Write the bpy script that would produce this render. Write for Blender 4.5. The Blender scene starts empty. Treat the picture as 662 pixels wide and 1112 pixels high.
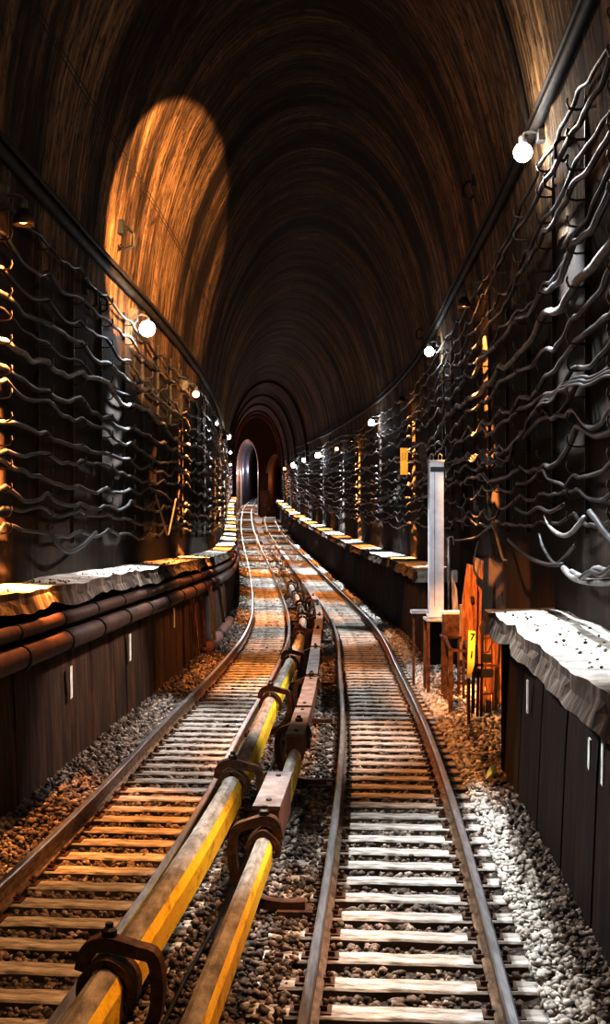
import bpy, math, random
import numpy as np
from mathutils import Vector, Matrix
random.seed(7); rng = np.random.default_rng(11)
scene = bpy.context.scene
COL = scene.collection
CAMZ, FPX, CX, CY = 3.65, 1290.0, 331.0, 575.0

# ------------------------------------------------------------------ plan of the place
def interp(tab):
    xs = [a for a, b in tab]; ys = [b for a, b in tab]; n = len(xs)
    m = []
    for i in range(n):
        if i == 0: m.append((ys[1]-ys[0])/(xs[1]-xs[0]))
        elif i == n-1: m.append((ys[-1]-ys[-2])/(xs[-1]-xs[-2]))
        else:
            a = (ys[i]-ys[i-1])/(xs[i]-xs[i-1]); b = (ys[i+1]-ys[i])/(xs[i+1]-xs[i])
            h0 = xs[i]-xs[i-1]; h1 = xs[i+1]-xs[i]
            m.append((a*h1+b*h0)/(h0+h1))
    def f(x):
        if x <= xs[0]: return ys[0]+m[0]*(x-xs[0])
        if x >= xs[-1]: return ys[-1]+m[-1]*(x-xs[-1])
        k = 0
        while x > xs[k+1]: k += 1
        h = xs[k+1]-xs[k]; t = (x-xs[k])/h
        return ((2*t**3-3*t*t+1)*ys[k]+(t**3-2*t*t+t)*h*m[k]+(-2*t**3+3*t*t)*ys[k+1]+(t**3-t*t)*h*m[k+1])
    return f
LT = interp([(-4,-3.7),(8.8,-2.66),(12.3,-2.37),(15,-2.2),(22,-1.93),(31.5,-1.54),(40,-1.36),(48,-1.42),(60,-1.87),(75,-2.65),(88,-3.42),(117,-5.25),(154,-7.5),(200,-9.8),(228,-11.0),(260,-11.4),(300,-10.0),(330,-7.0)])
RT = interp([(-4,-0.12),(9,.78),(12.3,1.0),(15,1.16),(21,1.44),(33,1.73),(41,1.9),(48,1.86),(60,1.45),(75,.65),(88,-.1),(117,-1.97),(154,-4.2),(185,-5.4),(200,-5.5),(215,-4.6),(235,-2.0),(250,1.0)])
GZ = interp([(-4,0),(30,0),(50,0.0),(60,.14),(75,.55),(88,1.0),(117,2.15),(154,3.95),(200,6.35),(228,7.8),(300,12.4),(330,14.4)])
def MID(Y):   # axis of the big tunnel, follows the left track beyond the junction
    return LT(Y)+1.65 if Y < 185 else LT(185)+1.65+(Y-185)*(-.05)
def WL(Y): return LT(Y)      # reference of left wall
def WR(Y): return RT(Y) if Y < 150 else MID(Y)+1.65
def tang(line, Y):
    d = (line(Y+.5)-line(Y-.5)); return math.atan(d)
def fr(line, Y, off, z, g=True):
    a = tang(line, Y)
    return Vector((line(Y)+math.cos(a)*off, Y-math.sin(a)*off, z+(GZ(Y) if g else 0)))
def at(px, py, Y):
    return Vector(((px-CX)/FPX*Y, Y, CAMZ+(CY-py)/FPX*Y))
def noise1(seed, step):
    r = random.Random(seed); d = {}
    def g(i):
        if i not in d: d[i] = random.Random(seed*7919+i*131).uniform(-1, 1)
        return d[i]
    def f(x):
        t = x/step; i = math.floor(t); u = t-i; u = u*u*(3-2*u)
        return g(i)*(1-u)+g(i+1)*u
    return f

# ------------------------------------------------------------------ materials
def newmat(name):
    m = bpy.data.materials.new(name); m.use_nodes = True
    nt = m.node_tree; nt.nodes.clear()
    o = nt.nodes.new('ShaderNodeOutputMaterial'); b = nt.nodes.new('ShaderNodeBsdfPrincipled')
    nt.links.new(b.outputs[0], o.inputs[0]); return m, nt, b
def mat(name, c1, c2=None, rough=.7, scale=4.0, metal=0., bump=.0, bscale=30., coord='Object', stretch=(1,1,1), c3=None, spec=.5, detail=6, rr=None, lo=.35, hi=.65):
    m, nt, b = newmat(name); N = nt.nodes.new; L = nt.links.new
    b.inputs['Roughness'].default_value = rough; b.inputs['Metallic'].default_value = metal
    b.inputs['Specular IOR Level'].default_value = spec
    if c2 is None:
        b.inputs['Base Color'].default_value = (*c1, 1)
    tc = N('ShaderNodeTexCoord'); mp = N('ShaderNodeMapping'); mp.inputs['Scale'].default_value = stretch
    L(tc.outputs[coord], mp.inputs['Vector'])
    if c2 is not None:
        n = N('ShaderNodeTexNoise'); n.inputs['Scale'].default_value = scale; n.inputs['Detail'].default_value = detail
        n.inputs['Roughness'].default_value = .65
        L(mp.outputs[0], n.inputs['Vector'])
        r = N('ShaderNodeValToRGB'); L(n.outputs['Fac'], r.inputs[0]); L(r.outputs[0], b.inputs['Base Color'])
        e = r.color_ramp.elements; e[0].position = lo; e[0].color = (*c1, 1); e[1].position = hi; e[1].color = (*c2, 1)
        if c3: x = r.color_ramp.elements.new((lo+hi)/2); x.color = (*c3, 1)
        if rr:
            q = N('ShaderNodeMapRange'); q.inputs['To Min'].default_value = rr[0]; q.inputs['To Max'].default_value = rr[1]
            L(n.outputs['Fac'], q.inputs[0]); L(q.outputs[0], b.inputs['Roughness'])
    if bump:
        n2 = N('ShaderNodeTexNoise'); n2.inputs['Scale'].default_value = bscale; n2.inputs['Detail'].default_value = 4
        L(mp.outputs[0], n2.inputs['Vector'])
        bm = N('ShaderNodeBump'); bm.inputs['Strength'].default_value = bump; bm.inputs['Distance'].default_value = .02
        L(n2.outputs['Fac'], bm.inputs['Height']); L(bm.outputs[0], b.inputs['Normal'])
    return m
def emis(name, col, st):
    m, nt, b = newmat(name)
    b.inputs['Base Color'].default_value = (*col, 1)
    b.inputs['Emission Color'].default_value = (*col, 1); b.inputs['Emission Strength'].default_value = st
    return m
def vault_mat():
    m, nt, b = newmat('vault_concrete'); N = nt.nodes.new; L = nt.links.new
    b.inputs['Roughness'].default_value = .85; b.inputs['Specular IOR Level'].default_value = .25
    uv = N('ShaderNodeUVMap'); uv.uv_map = 'UVMap'
    def noise(sx, sy, scale, det=6, rough=.6, dist=0.):
        mp = N('ShaderNodeMapping'); mp.inputs['Scale'].default_value = (sx, sy, 1)
        L(uv.outputs[0], mp.inputs['Vector'])
        n = N('ShaderNodeTexNoise'); n.inputs['Scale'].default_value = scale; n.inputs['Detail'].default_value = det
        n.inputs['Roughness'].default_value = rough; n.inputs['Distortion'].default_value = dist
        L(mp.outputs[0], n.inputs['Vector']); return n
    fine = noise(5.0, .35, 1.0, 8, .7, .3)
    broad = noise(.55, .1, 1.0, 5, .6, .2)
    pits = noise(3.0, 1.0, 2.2, 7, .75, .5)
    r1 = N('ShaderNodeValToRGB'); L(fine.outputs['Fac'], r1.inputs[0])
    e = r1.color_ramp.elements; e[0].position = .36; e[0].color = (.03, .018, .01, 1); e[1].position = .66; e[1].color = (.52, .35, .19, 1)
    x = r1.color_ramp.elements.new(.49); x.color = (.2, .125, .066, 1)
    r2 = N('ShaderNodeValToRGB'); L(broad.outputs['Fac'], r2.inputs[0])
    e = r2.color_ramp.elements; e[0].position = .4; e[0].color = (.12, .1, .08, 1); e[1].position = .58; e[1].color = (1, 1, 1, 1)
    r3 = N('ShaderNodeValToRGB'); L(pits.outputs['Fac'], r3.inputs[0])
    e = r3.color_ramp.elements; e[0].position = .4; e[0].color = (.08, .055, .04, 1); e[1].position = .5; e[1].color = (1, 1, 1, 1)
    m1 = N('ShaderNodeMix'); m1.data_type = 'RGBA'; m1.blend_type = 'MULTIPLY'; m1.inputs[0].default_value = 1
    L(r1.outputs[0], m1.inputs[6]); L(r2.outputs[0], m1.inputs[7])
    m2 = N('ShaderNodeMix'); m2.data_type = 'RGBA'; m2.blend_type = 'MULTIPLY'; m2.inputs[0].default_value = .9
    L(m1.outputs[2], m2.inputs[6]); L(r3.outputs[0], m2.inputs[7])
    # darker towards the crown  (v = 0..1 stored in second map)
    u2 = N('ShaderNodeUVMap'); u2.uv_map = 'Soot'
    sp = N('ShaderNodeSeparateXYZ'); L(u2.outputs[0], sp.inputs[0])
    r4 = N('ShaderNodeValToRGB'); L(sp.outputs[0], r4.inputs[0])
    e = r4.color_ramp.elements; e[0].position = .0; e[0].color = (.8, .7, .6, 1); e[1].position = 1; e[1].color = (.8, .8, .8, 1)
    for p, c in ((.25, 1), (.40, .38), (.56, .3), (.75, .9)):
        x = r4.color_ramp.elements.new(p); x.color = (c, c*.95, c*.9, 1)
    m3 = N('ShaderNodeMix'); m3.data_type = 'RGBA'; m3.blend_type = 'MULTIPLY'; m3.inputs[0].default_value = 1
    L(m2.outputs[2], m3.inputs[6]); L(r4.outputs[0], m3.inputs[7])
    L(m3.outputs[2], b.inputs['Base Color'])
    bm = N('ShaderNodeBump'); bm.inputs['Strength'].default_value = .6; bm.inputs['Distance'].default_value = .05
    L(fine.outputs['Fac'], bm.inputs['Height']); L(bm.outputs[0], b.inputs['Normal'])
    return m
def wallmat(name, a, bb, c):
    m, nt, b = newmat(name); N = nt.nodes.new; L = nt.links.new
    b.inputs['Roughness'].default_value = .8; b.inputs['Specular IOR Level'].default_value = .3
    uv = N('ShaderNodeUVMap'); uv.uv_map = 'UVMap'
    mp = N('ShaderNodeMapping'); mp.inputs['Scale'].default_value = (5, .6, 1); L(uv.outputs[0], mp.inputs['Vector'])
    n = N('ShaderNodeTexNoise'); n.inputs['Scale'].default_value = 1; n.inputs['Detail'].default_value = 8; n.inputs['Roughness'].default_value = .7
    L(mp.outputs[0], n.inputs['Vector'])
    r = N('ShaderNodeValToRGB'); L(n.outputs['Fac'], r.inputs[0]); L(r.outputs[0], b.inputs['Base Color'])
    e = r.color_ramp.elements; e[0].position = .35; e[0].color = (*a, 1); e[1].position = .75; e[1].color = (*c, 1)
    x = r.color_ramp.elements.new(.5); x.color = (*bb, 1)
    bm = N('ShaderNodeBump'); bm.inputs['Strength'].default_value = .5; bm.inputs['Distance'].default_value = .04
    L(n.outputs['Fac'], bm.inputs['Height']); L(bm.outputs[0], b.inputs['Normal'])
    return m
M = {}
M['vault'] = vault_mat()
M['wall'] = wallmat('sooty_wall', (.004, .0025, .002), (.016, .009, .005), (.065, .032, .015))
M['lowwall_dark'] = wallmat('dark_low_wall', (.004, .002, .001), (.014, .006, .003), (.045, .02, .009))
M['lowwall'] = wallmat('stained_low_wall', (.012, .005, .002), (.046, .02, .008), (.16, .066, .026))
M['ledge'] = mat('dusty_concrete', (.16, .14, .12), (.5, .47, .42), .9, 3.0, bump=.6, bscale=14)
M['ledge_side'] = wallmat('broken_concrete', (.012, .008, .005), (.06, .04, .028), (.3, .24, .19))  # side faces darkened in colour to offset the strong lamp light on them
M['ballast'] = mat('ballast_grit', (.008, .005, .004), (.06, .042, .03), .95, 9, bump=1, bscale=22)
M['stone'] = mat('ballast_stone', (.02, .013, .009), (.40, .33, .27), .9, 6.0, c3=(.14, .105, .08), detail=4, lo=.34, hi=.7)
M['stone_pale'] = mat('pale_ballast_stone', (.14, .12, .10), (.62, .57, .5), .9, 6.0, c3=(.42, .38, .33), detail=4)  # lamp light put into the colour of this strip's stones
M['sleeper'] = mat('dusty_sleeper', (.1, .08, .06), (.48, .45, .41), .88, 2.6, bump=.5, bscale=10, stretch=(1, 4, 4), c3=(.31, .275, .235))
M['sleeper_side'] = mat('dark_sleeper', (.05, .03, .02), (.13, .09, .06), .9, 5)
M['rail_top'] = mat('polished_rail_head', (.42, .42, .43), (.75, .75, .76), .28, 3, metal=.9, stretch=(6, .6, 6))
M['rail'] = mat('rusted_rail', (.05, .026, .013), (.26, .17, .1), .55, 5, metal=.25, bump=.3, bscale=40, stretch=(3, 1, 3))
M['rust'] = mat('rusted_iron', (.035, .018, .01), (.16, .075, .035), .55, 8, metal=.3, bump=.4, bscale=40)
M['darkiron'] = mat('dark_iron', (.012, .01, .009), (.05, .035, .025), .5, 8, metal=.4)
M['cover_top'] = mat('dusty_cover', (.10, .085, .065), (.33, .30, .265), .75, 4, bump=.3, bscale=30, stretch=(2, .7, 2))
M['yellow'] = mat('worn_yellow', (.34, .2, .03), (.95, .68, .05), .55, 3.5, bump=.3, bscale=25, stretch=(2, .9, 2), c3=(.85, .58, .04), lo=.3, hi=.6)
M['box'] = mat('painted_cover_box', (.09, .065, .055), (.22, .19, .175), .7, 3, bump=.3, bscale=20)
M['boxside'] = mat('box_side', (.09, .035, .02), (.22, .1, .065), .7, 3, bump=.3, bscale=20)
M['cable_dark'] = mat('dark_cable', (.004, .004, .0045), (.018, .017, .017), .38, 6, rr=(.28, .6), spec=.6, lo=.4, hi=.7)
M['cable_mid'] = mat('grey_cable', (.008, .008, .009), (.045, .043, .042), .42, 4, rr=(.3, .6), spec=.6)
M['cable_pale'] = mat('pale_cable', (.07, .067, .065), (.24, .23, .215), .5, 4, spec=.5)
M['conduit'] = mat('conduit_metal', (.006, .005, .004), (.03, .022, .016), .7, 3, spec=.25)
M['pipe'] = mat('rusty_pipe', (.025, .01, .006), (.085, .038, .02), .55, 4, bump=.2, bscale=30, c3=(.045, .02, .011))
M['cabinet'] = mat('grey_cabinet_paint', (.4, .4, .42), (.55, .55, .57), .45, 1.5, bump=.05, bscale=10)
M['black'] = mat('black_gap', (.008, .008, .009), rough=.6)
M['wood'] = mat('weathered_board', (.14, .055, .02), (.55, .27, .1), .8, 3, bump=.5, bscale=14, stretch=(6, 6, .7), c3=(.32, .14, .05))
M['greywood'] = mat('grey_board', (.12, .09, .07), (.36, .29, .24), .85, 3, bump=.5, bscale=14, stretch=(6, 6, .7))
M['sign'] = mat('yellow_sign_paint', (.85, .68, .1), (.95, .85, .22), .5, 3)
M['signo'] = mat('ochre_sign_paint', (.8, .5, .1), (.95, .68, .2), .5, 3)
M['white'] = mat('white_paint', (.5, .48, .43), (.8, .78, .72), .6, 6)
M['fitting'] = mat('lamp_fitting', (.05, .05, .05), (.18, .17, .16), .5, 6, metal=.4)
M['orange_pl'] = mat('yellow_scrap_cloth', (.45, .4, .08), (.8, .75, .25), .8, 5)
M['bulb_w'] = emis('white_bulb_glow', (.86, .93, 1.0), 45)
M['bulb_o'] = emis('orange_bulb_glow', (1.0, .50, .16), 14)
M['bulb_dim'] = emis('dim_bulb_glow', (1.0, .5, .2), 5)

# ------------------------------------------------------------------ mesh helpers
class MB:
    def __init__(s): s.v = []; s.f = []; s.m = []; s.uv = {}; s.uv2 = {}
    def face(s, idx, m=0): s.f.append(tuple(idx)); s.m.append(m)
    def box(s, c, size, rot=None, m=0, top=None):
        c = Vector(c); hx, hy, hz = size[0]/2, size[1]/2, size[2]/2; n = len(s.v)
        R = rot if rot is not None else Matrix.Identity(3)
        for dx, dy, dz in ((-1,-1,-1),(1,-1,-1),(1,1,-1),(-1,1,-1),(-1,-1,1),(1,-1,1),(1,1,1),(-1,1,1)):
            s.v.append(c + R @ Vector((dx*hx, dy*hy, dz*hz)))
        for k, q in enumerate(((0,3,2,1),(4,5,6,7),(0,1,5,4),(1,2,6,5),(2,3,7,6),(3,0,4,7))):
            s.face([n+i for i in q], top if (top is not None and k == 1) else m)
        return s
    def bar(s, a, b, w, d=None, m=0):
        a = Vector(a); b = Vector(b); d = d or w; dr = b-a; ln = dr.length; dr.normalize()
        up = Vector((0, 0, 1)) if abs(dr.z) < .9 else Vector((0, 1, 0))
        x = dr.cross(up).normalized(); y = x.cross(dr).normalized()
        R = Matrix((x, dr, y)).transposed()
        return s.box((a+b)/2, (w, ln, d), R, m)
    def tube(s, pts, r, n=8, m=0, closed=False, cap=True, phase=0.):
        pts = [Vector(p) for p in pts]; N = len(pts); base = len(s.v); prev = None
        rs = r if isinstance(r, (list, tuple)) else [r]*N
        for i, p in enumerate(pts):
            t = (pts[min(i+1, N-1)]-pts[max(i-1, 0)])
            t = t.normalized() if t.length > 1e-9 else Vector((0, 1, 0))
            if prev is None:
                up = Vector((0, 0, 1)) if abs(t.z) < .9 else Vector((1, 0, 0)); x = t.cross(up).normalized()
            else:
                x = (prev - t*prev.dot(t)).normalized()
            prev = x; y = t.cross(x)
            for k in range(n):
                a = 2*math.pi*(k+phase)/n; s.v.append(p + (x*math.cos(a)+y*math.sin(a))*rs[i])
        for i in range(N-1):
            for k in range(n):
                k2 = (k+1) % n
                s.face((base+i*n+k, base+i*n+k2, base+(i+1)*n+k2, base+(i+1)*n+k), m)
        if cap:
            s.face([base+k for k in range(n)][::-1], m); s.face([base+(N-1)*n+k for k in range(n)], m)
        return s
    def lathe(s, c, prof, axis=Vector((0, 0, 1)), n=16, m=0):
        axis = Vector(axis).normalized(); up = Vector((1, 0, 0)) if abs(axis.x) < .9 else Vector((0, 1, 0))
        x = axis.cross(up).normalized(); y = axis.cross(x); base = len(s.v); c = Vector(c)
        for (r, h) in prof:
            for k in range(n):
                a = 2*math.pi*k/n; s.v.append(c+axis*h+(x*math.cos(a)+y*math.sin(a))*max(r, 1e-4))
        for i in range(len(prof)-1):
            for k in range(n):
                k2 = (k+1) % n
                s.face((base+i*n+k, base+i*n+k2, base+(i+1)*n+k2, base+(i+1)*n+k), m)
        s.face([base+k for k in range(n)][::-1], m); s.face([base+(len(prof)-1)*n+k for k in range(n)], m)
        return s
    def ribbon(s, prof, w, axis_fn, m=0):
        """thick strip: prof = list of (u, z, thickness); width w along the track; axis_fn(u, v, z)->world"""
        base = len(s.v); n = len(prof)
        for i, (u, z, t) in enumerate(prof):
            u0, z0 = prof[max(i-1, 0)][:2]; u1, z1 = prof[min(i+1, n-1)][:2]
            d = math.hypot(u1-u0, z1-z0) or 1; nx, nz = -(z1-z0)/d*t/2, (u1-u0)/d*t/2
            for (a, b) in ((nx, -w/2), (nx, w/2), (-nx, w/2), (-nx, -w/2)):
                sg = 1 if a == nx else -1
                s.v.append(axis_fn(u+(nx if (a, b) in ((nx, -w/2), (nx, w/2)) and sg == 1 else -nx), b, z+(nz if sg == 1 else -nz)))
        for i in range(n-1):
            for k in range(4):
                k2 = (k+1) % 4
                s.face((base+i*4+k, base+i*4+k2, base+(i+1)*4+k2, base+(i+1)*4+k), m)
        s.face([base+k for k in range(4)][::-1], m); s.face([base+(n-1)*4+k for k in range(4)], m)
        return s
    def sweep(s, prof, ys, line, closed=True, mats=None, cap=True, g=True):
        """prof: list of (off, z) or function Y->list"""
        base = len(s.v); P0 = prof(ys[0]) if callable(prof) else prof; n = len(P0)
        for Y in ys:
            P = prof(Y) if callable(prof) else prof
            for (o, z) in P: s.v.append(fr(line, Y, o, z, g))
        acc = [0.]
        for k in range(1, n+1):
            a = P0[k-1]; b = P0[k % n]; acc.append(acc[-1]+math.hypot(a[0]-b[0], a[1]-b[1]))
        segs = n if closed else n-1
        tot = acc[segs] or 1
        for i in range(len(ys)-1):
            for k in range(segs):
                k2 = (k+1) % n
                fi = len(s.f)
                s.face((base+i*n+k, base+(i+1)*n+k, base+(i+1)*n+k2, base+i*n+k2), mats[k] if mats else 0)
                s.uv[fi] = ((ys[i], acc[k]), (ys[i+1], acc[k]), (ys[i+1], acc[k+1]), (ys[i], acc[k+1]))
                s.uv2[fi] = ((acc[k]/tot, 0), (acc[k]/tot, 1), (acc[k+1]/tot, 1), (acc[k+1]/tot, 0))
        if closed and cap:
            s.face([base+k for k in range(n)], mats[0] if mats else 0)
            s.face([base+(len(ys)-1)*n+k for k in range(n)][::-1], mats[0] if mats else 0)
        return s
    def build(s, name, mats, parent=None, smooth=False, local=None):
        me = bpy.data.meshes.new(name)
        off = parent_world(parent) if parent is not None else (Vector(local) if local is not None else Vector((0, 0, 0)))
        me.from_pydata([tuple(v-off) for v in s.v], [], s.f)
        if not isinstance(mats, (list, tuple)): mats = [mats]
        for m in mats: me.materials.append(m)
        me.polygons.foreach_set('material_index', s.m)
        if s.uv:
            for nm, D in (('UVMap', s.uv), ('Soot', s.uv2)):
                u = me.uv_layers.new(name=nm)
                for p in me.polygons:
                    q = D.get(p.index)
                    if q:
                        for j, li in enumerate(p.loop_indices): u.data[li].uv = q[j % len(q)]
        if smooth:
            me.polygons.foreach_set('use_smooth', [True]*len(me.polygons))
        me.update()
        o = bpy.data.objects.new(name, me); COL.objects.link(o)
        if parent is not None: o.parent = parent
        elif local is not None: o.location = local
        return o
def parent_world(p):
    v = Vector((0, 0, 0))
    while p is not None: v += p.location; p = p.parent
    return v
def thing(name, label, cat, loc, group=None):
    o = bpy.data.objects.new(name, None); COL.objects.link(o); o.location = loc; o.empty_display_size = .2
    o['label'] = label; o['category'] = cat
    if group: o['group'] = group
    return o
def tag(o, label, cat, group=None, kind=None):
    o['label'] = label; o['category'] = cat
    if group: o['group'] = group
    if kind: o['kind'] = kind
    return o
def struct(o): o['kind'] = 'structure'; return o
def copy_tree(o, parent=None):
    c = o.copy(); COL.objects.link(c)
    if parent is not None: c.parent = parent
    for ch in [x for x in KIDS.get(o.name, [])]:
        d = copy_tree(ch, c)
    return c
KIDS = {}
def register(root):
    def rec(o):
        ks = [x for x in bpy.data.objects if x.parent == o]
        KIDS[o.name] = ks
        for k in ks: rec(k)
    rec(root)
def yrange(a, b, near, far, knee=40):
    out = []; y = a
    while y < b:
        out.append(y); y += near if y < knee else near+(far-near)*min(1, (y-knee)/80)
    out.append(b); return out
Y0 = -3.0; YP = 200.0

# ------------------------------------------------------------------ setting
UP = 2.55     # cabled wall offset from track centre
nl = noise1(3, 1.3); nl2 = noise1(5, .42); nr = noise1(9, 1.1); nr2 = noise1(12, .37)
# vault
def vault_prof(Y):
    w = (WR(Y)+UP-(WL(Y)-UP))/2; c = (WR(Y)+UP+WL(Y)-UP)/2-MID(Y)
    # arch rings every few metres: shallow steps of the lining
    ring = .05 if (Y % 6.0) < .35 else 0.
    P = []
    for i in range(33):
        a = math.pi*(1-i/32)
        P.append((c+(w-ring)*math.cos(a)*(1-.0), 8.0+(8.6-ring)*math.sin(a)))
    return P
ys = yrange(Y0, YP, .5, 1.5)
b = MB().sweep(vault_prof, ys, MID, closed=False); struct(b.build('ceiling', M['vault'], smooth=True))
# cabled upper walls (recess behind the equipment on the right)
def wl_prof(Y): return [(-UP, 2.2), (-UP, 5.0), (-UP, 8.05)]
def wr_off(Y): return UP+(.25 if 18.7 < Y < 33 else 0)
b = MB().sweep(wl_prof, yrange(Y0, YP, .8, 2), WL, closed=False); struct(b.build('wall_left', M['wall']))
b = MB().sweep(lambda Y: [(wr_off(Y), -.6), (wr_off(Y), 3.0), (UP, 8.05)], yrange(Y0, YP, .8, 2), WR, closed=False); struct(b.build('wall_right', M['wall']))
# low side walls under the ledges, panels with open joints
LO_L, LO_R = 1.72, 1.74
def joint(Y, p, ph=0): return .07 if ((Y+ph) % p) < .1 else 0.
def ysj(a, b, p, ph=0):
    out = set(); y = a
    while y < b: out.add(round(y, 3)); y += .5 if y < 60 else 2.0
    k = math.floor(a/p)
    while (k*p-ph) < min(b, 70):
        for e in (-.001, .0, .099, .1): 
            q = k*p-ph+e
            if a < q < b: out.add(round(q, 3))
        k += 1
    out.add(b); return sorted(out)
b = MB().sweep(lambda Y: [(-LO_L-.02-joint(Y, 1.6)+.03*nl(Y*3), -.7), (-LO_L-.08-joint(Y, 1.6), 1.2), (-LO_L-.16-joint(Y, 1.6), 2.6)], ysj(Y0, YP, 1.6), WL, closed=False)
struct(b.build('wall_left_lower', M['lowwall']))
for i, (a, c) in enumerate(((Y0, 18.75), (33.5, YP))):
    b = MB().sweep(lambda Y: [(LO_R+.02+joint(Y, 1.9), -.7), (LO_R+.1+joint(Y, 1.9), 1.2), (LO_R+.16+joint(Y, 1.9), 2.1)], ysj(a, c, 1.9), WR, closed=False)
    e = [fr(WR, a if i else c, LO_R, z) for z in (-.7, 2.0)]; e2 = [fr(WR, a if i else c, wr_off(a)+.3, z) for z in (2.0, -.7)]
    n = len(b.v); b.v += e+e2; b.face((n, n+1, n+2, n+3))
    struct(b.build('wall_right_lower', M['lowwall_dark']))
# ledges
def ledge(name, line, side, edge, back, ztop, th, a, c, n1, n2):
    def prof(Y):
        e = edge+.07*n1(Y)+.025*n2(Y); t = th+.05*n1(Y+50)+.03*n2(Y+9); zz = ztop+.02*n1(Y+20)
        m = (e+back)/2
        P = [(back, zz+.02), (m, zz+.015*n2(Y+70)), (e, zz-.02+.02*n2(Y+33)), (e+.0, zz-.1), (e-.02+.04*n2(Y*1.7), zz-t*.6), (e-.08, zz-t), (back, zz-t)]
        return [(side*o, z) for o, z in P]
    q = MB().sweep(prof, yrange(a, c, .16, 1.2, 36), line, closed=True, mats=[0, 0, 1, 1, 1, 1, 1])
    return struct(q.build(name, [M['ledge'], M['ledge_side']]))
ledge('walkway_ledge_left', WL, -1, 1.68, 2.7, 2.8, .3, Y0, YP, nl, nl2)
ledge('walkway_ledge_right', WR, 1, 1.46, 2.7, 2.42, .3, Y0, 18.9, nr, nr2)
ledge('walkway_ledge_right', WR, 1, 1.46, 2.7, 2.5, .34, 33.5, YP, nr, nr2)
# ground
fn = noise1(21, .7)
def fl_prof(Y):
    d = RT(Y)-LT(Y) if Y < 190 else 3.3
    P = [(-UP-.3, -.32), (-1.9, -.16), (-1.45, -.2), (-1.05, -.33), (0, -.36), (.9, -.36), (d/2, -.30), (d-.9, -.36), (d, -.36), (d+.95, -.34), (d+1.25, -.27), (d+1.55, -.24), (d+2.9, -.25)]
    return [(o, z+.02*fn(Y*1.3+o*9)) for o, z in P]
b = MB().sweep(fl_prof, yrange(Y0, YP, .35, 2), LT, closed=False); struct(b.build('floor', M['ballast'], smooth=True))

# junction at the far end: cross wall with two mouths, twin tubes beyond
cL, cR = LT(YP)-MID(YP), RT(YP)+.3-MID(YP)
b = MB()
W_ = 4.6; H_ = 17.5
gz = GZ(YP)
def arc(c, w, zs, h, n=14):
    return [(c+w*math.cos(math.pi*(1-i/n)), zs+h*math.sin(math.pi*(1-i/n))) for i in range(n+1)]
def mouth(c, w, zs, h): return [(c-w, -.5)]+arc(c, w, zs, h)+[(c+w, -.5)]
m1 = mouth(cL+.1, 1.85, 7.5, 5.0); m2 = mouth(cR+.15, 1.6, 6.0, 4.0)
bmx = MID(YP)
def V2(p, Y=YP): return Vector((bmx+p[0], Y, gz+p[1]))
import bmesh
from mathutils.geometry import tessellate_polygon
outer = [(-W_, -.6), (W_, -.6), (W_, H_), (-W_, H_)]
loops = [[Vector((*p, 0)) for p in outer], [Vector((*p, 0)) for p in m1], [Vector((*p, 0)) for p in m2]]
tris = tessellate_polygon(loops); flat = [p for l in loops for p in l]
b.v = [V2(p) for p in flat]
for t in tris: b.face(t)
struct(b.build('wall_back', M['lowwall']))
def tube_struct(name, line, c, w, zs, h, y0, y1, dx0):
    def pr(Y): return [(o-c, z) for o, z in mouth(c, w, zs, h)]
    q = MB().sweep(pr, yrange(y0, y1, 1.5, 2), line, closed=False)
    n = len(q.v); ring = len(mouth(c, w, zs, h)); q.face([n-ring+k for k in range(ring)])
    return struct(q.build(name, M['lowwall']))
tube_struct('wall_left_tube', lambda Y: LT(Y)+.1, 0, 1.85, 7.5, 5.0, YP+.02, 312, 0)
tube_struct('wall_right_tube', lambda Y: RT(Y)+.45, 0, 1.6, 6.0, 4.0, YP+.02, 245, 0)
for nm, ln, y1 in (('floor_left_tube', LT, 311), ('floor_right_tube', RT, 244)):
    struct(MB().sweep([(-1.9, -.36), (0, -.38), (2.1, -.36)], yrange(YP, y1, 2, 2), ln, closed=False).build(nm, M['ballast']))
# shallow arch ribs in the far tunnel
for Y in (120, 140, 158, 176, 192):
    w = 4.17-.25*(Y-120)/72; hh = 8.45-.25*(Y-120)/72
    q = MB(); n = 24; base = []
    for (r0, yy) in ((0, -.5), (.3, -.5), (.3, .5), (0, .5)):
        for i in range(n+1):
            a = math.pi*(1-i/n); q.v.append(fr(MID, Y+yy, (w-r0)*math.cos(a), 8.0+(hh-r0)*math.sin(a)))
    for k in range(4):
        for i in range(n):
            q.face((k*(n+1)+i, k*(n+1)+i+1, ((k+1) % 4)*(n+1)+i+1, ((k+1) % 4)*(n+1)+i))
    q.face((0, n+1, 2*(n+1), 3*(n+1))); q.face((n, 2*n+1, 3*n+2, 4*n+3))
    struct(q.build('trim_arch', M['lowwall']))

# ------------------------------------------------------------------ rails
railp = [(-.085, -.26), (.085, -.26), (.085, -.235), (.018, -.205), (.018, -.075), (.045, -.055), (.045, -.012), (.03, 0), (-.03, 0), (-.045, -.012), (-.045, -.055), (-.018, -.075), (-.018, -.205), (-.085, -.235)]
rm = [0]*14; rm[6] = 1; rm[7] = 1; rm[8] = 1
for line, off, yend, lab in ((LT, -.78, 310, 'outer running rail of the track beside the wall with the big pipes'),
                       (LT, .78, 310, 'running rail right next to the thick yellow contact rail cover'),
                       (RT, -.78, 244, 'running rail beside the string of cover boxes, brown web and bright head'),
                       (RT, .78, 244, 'running rail beside the pale ballast strip and the equipment stands')):
    o = MB().sweep([(off+a, z) for a, z in railp], yrange(Y0, yend, .8, 2.2), line, mats=rm).build('running_rail', [M['rail'], M['rail_top']])
    tag(o, lab, 'rail')

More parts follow.
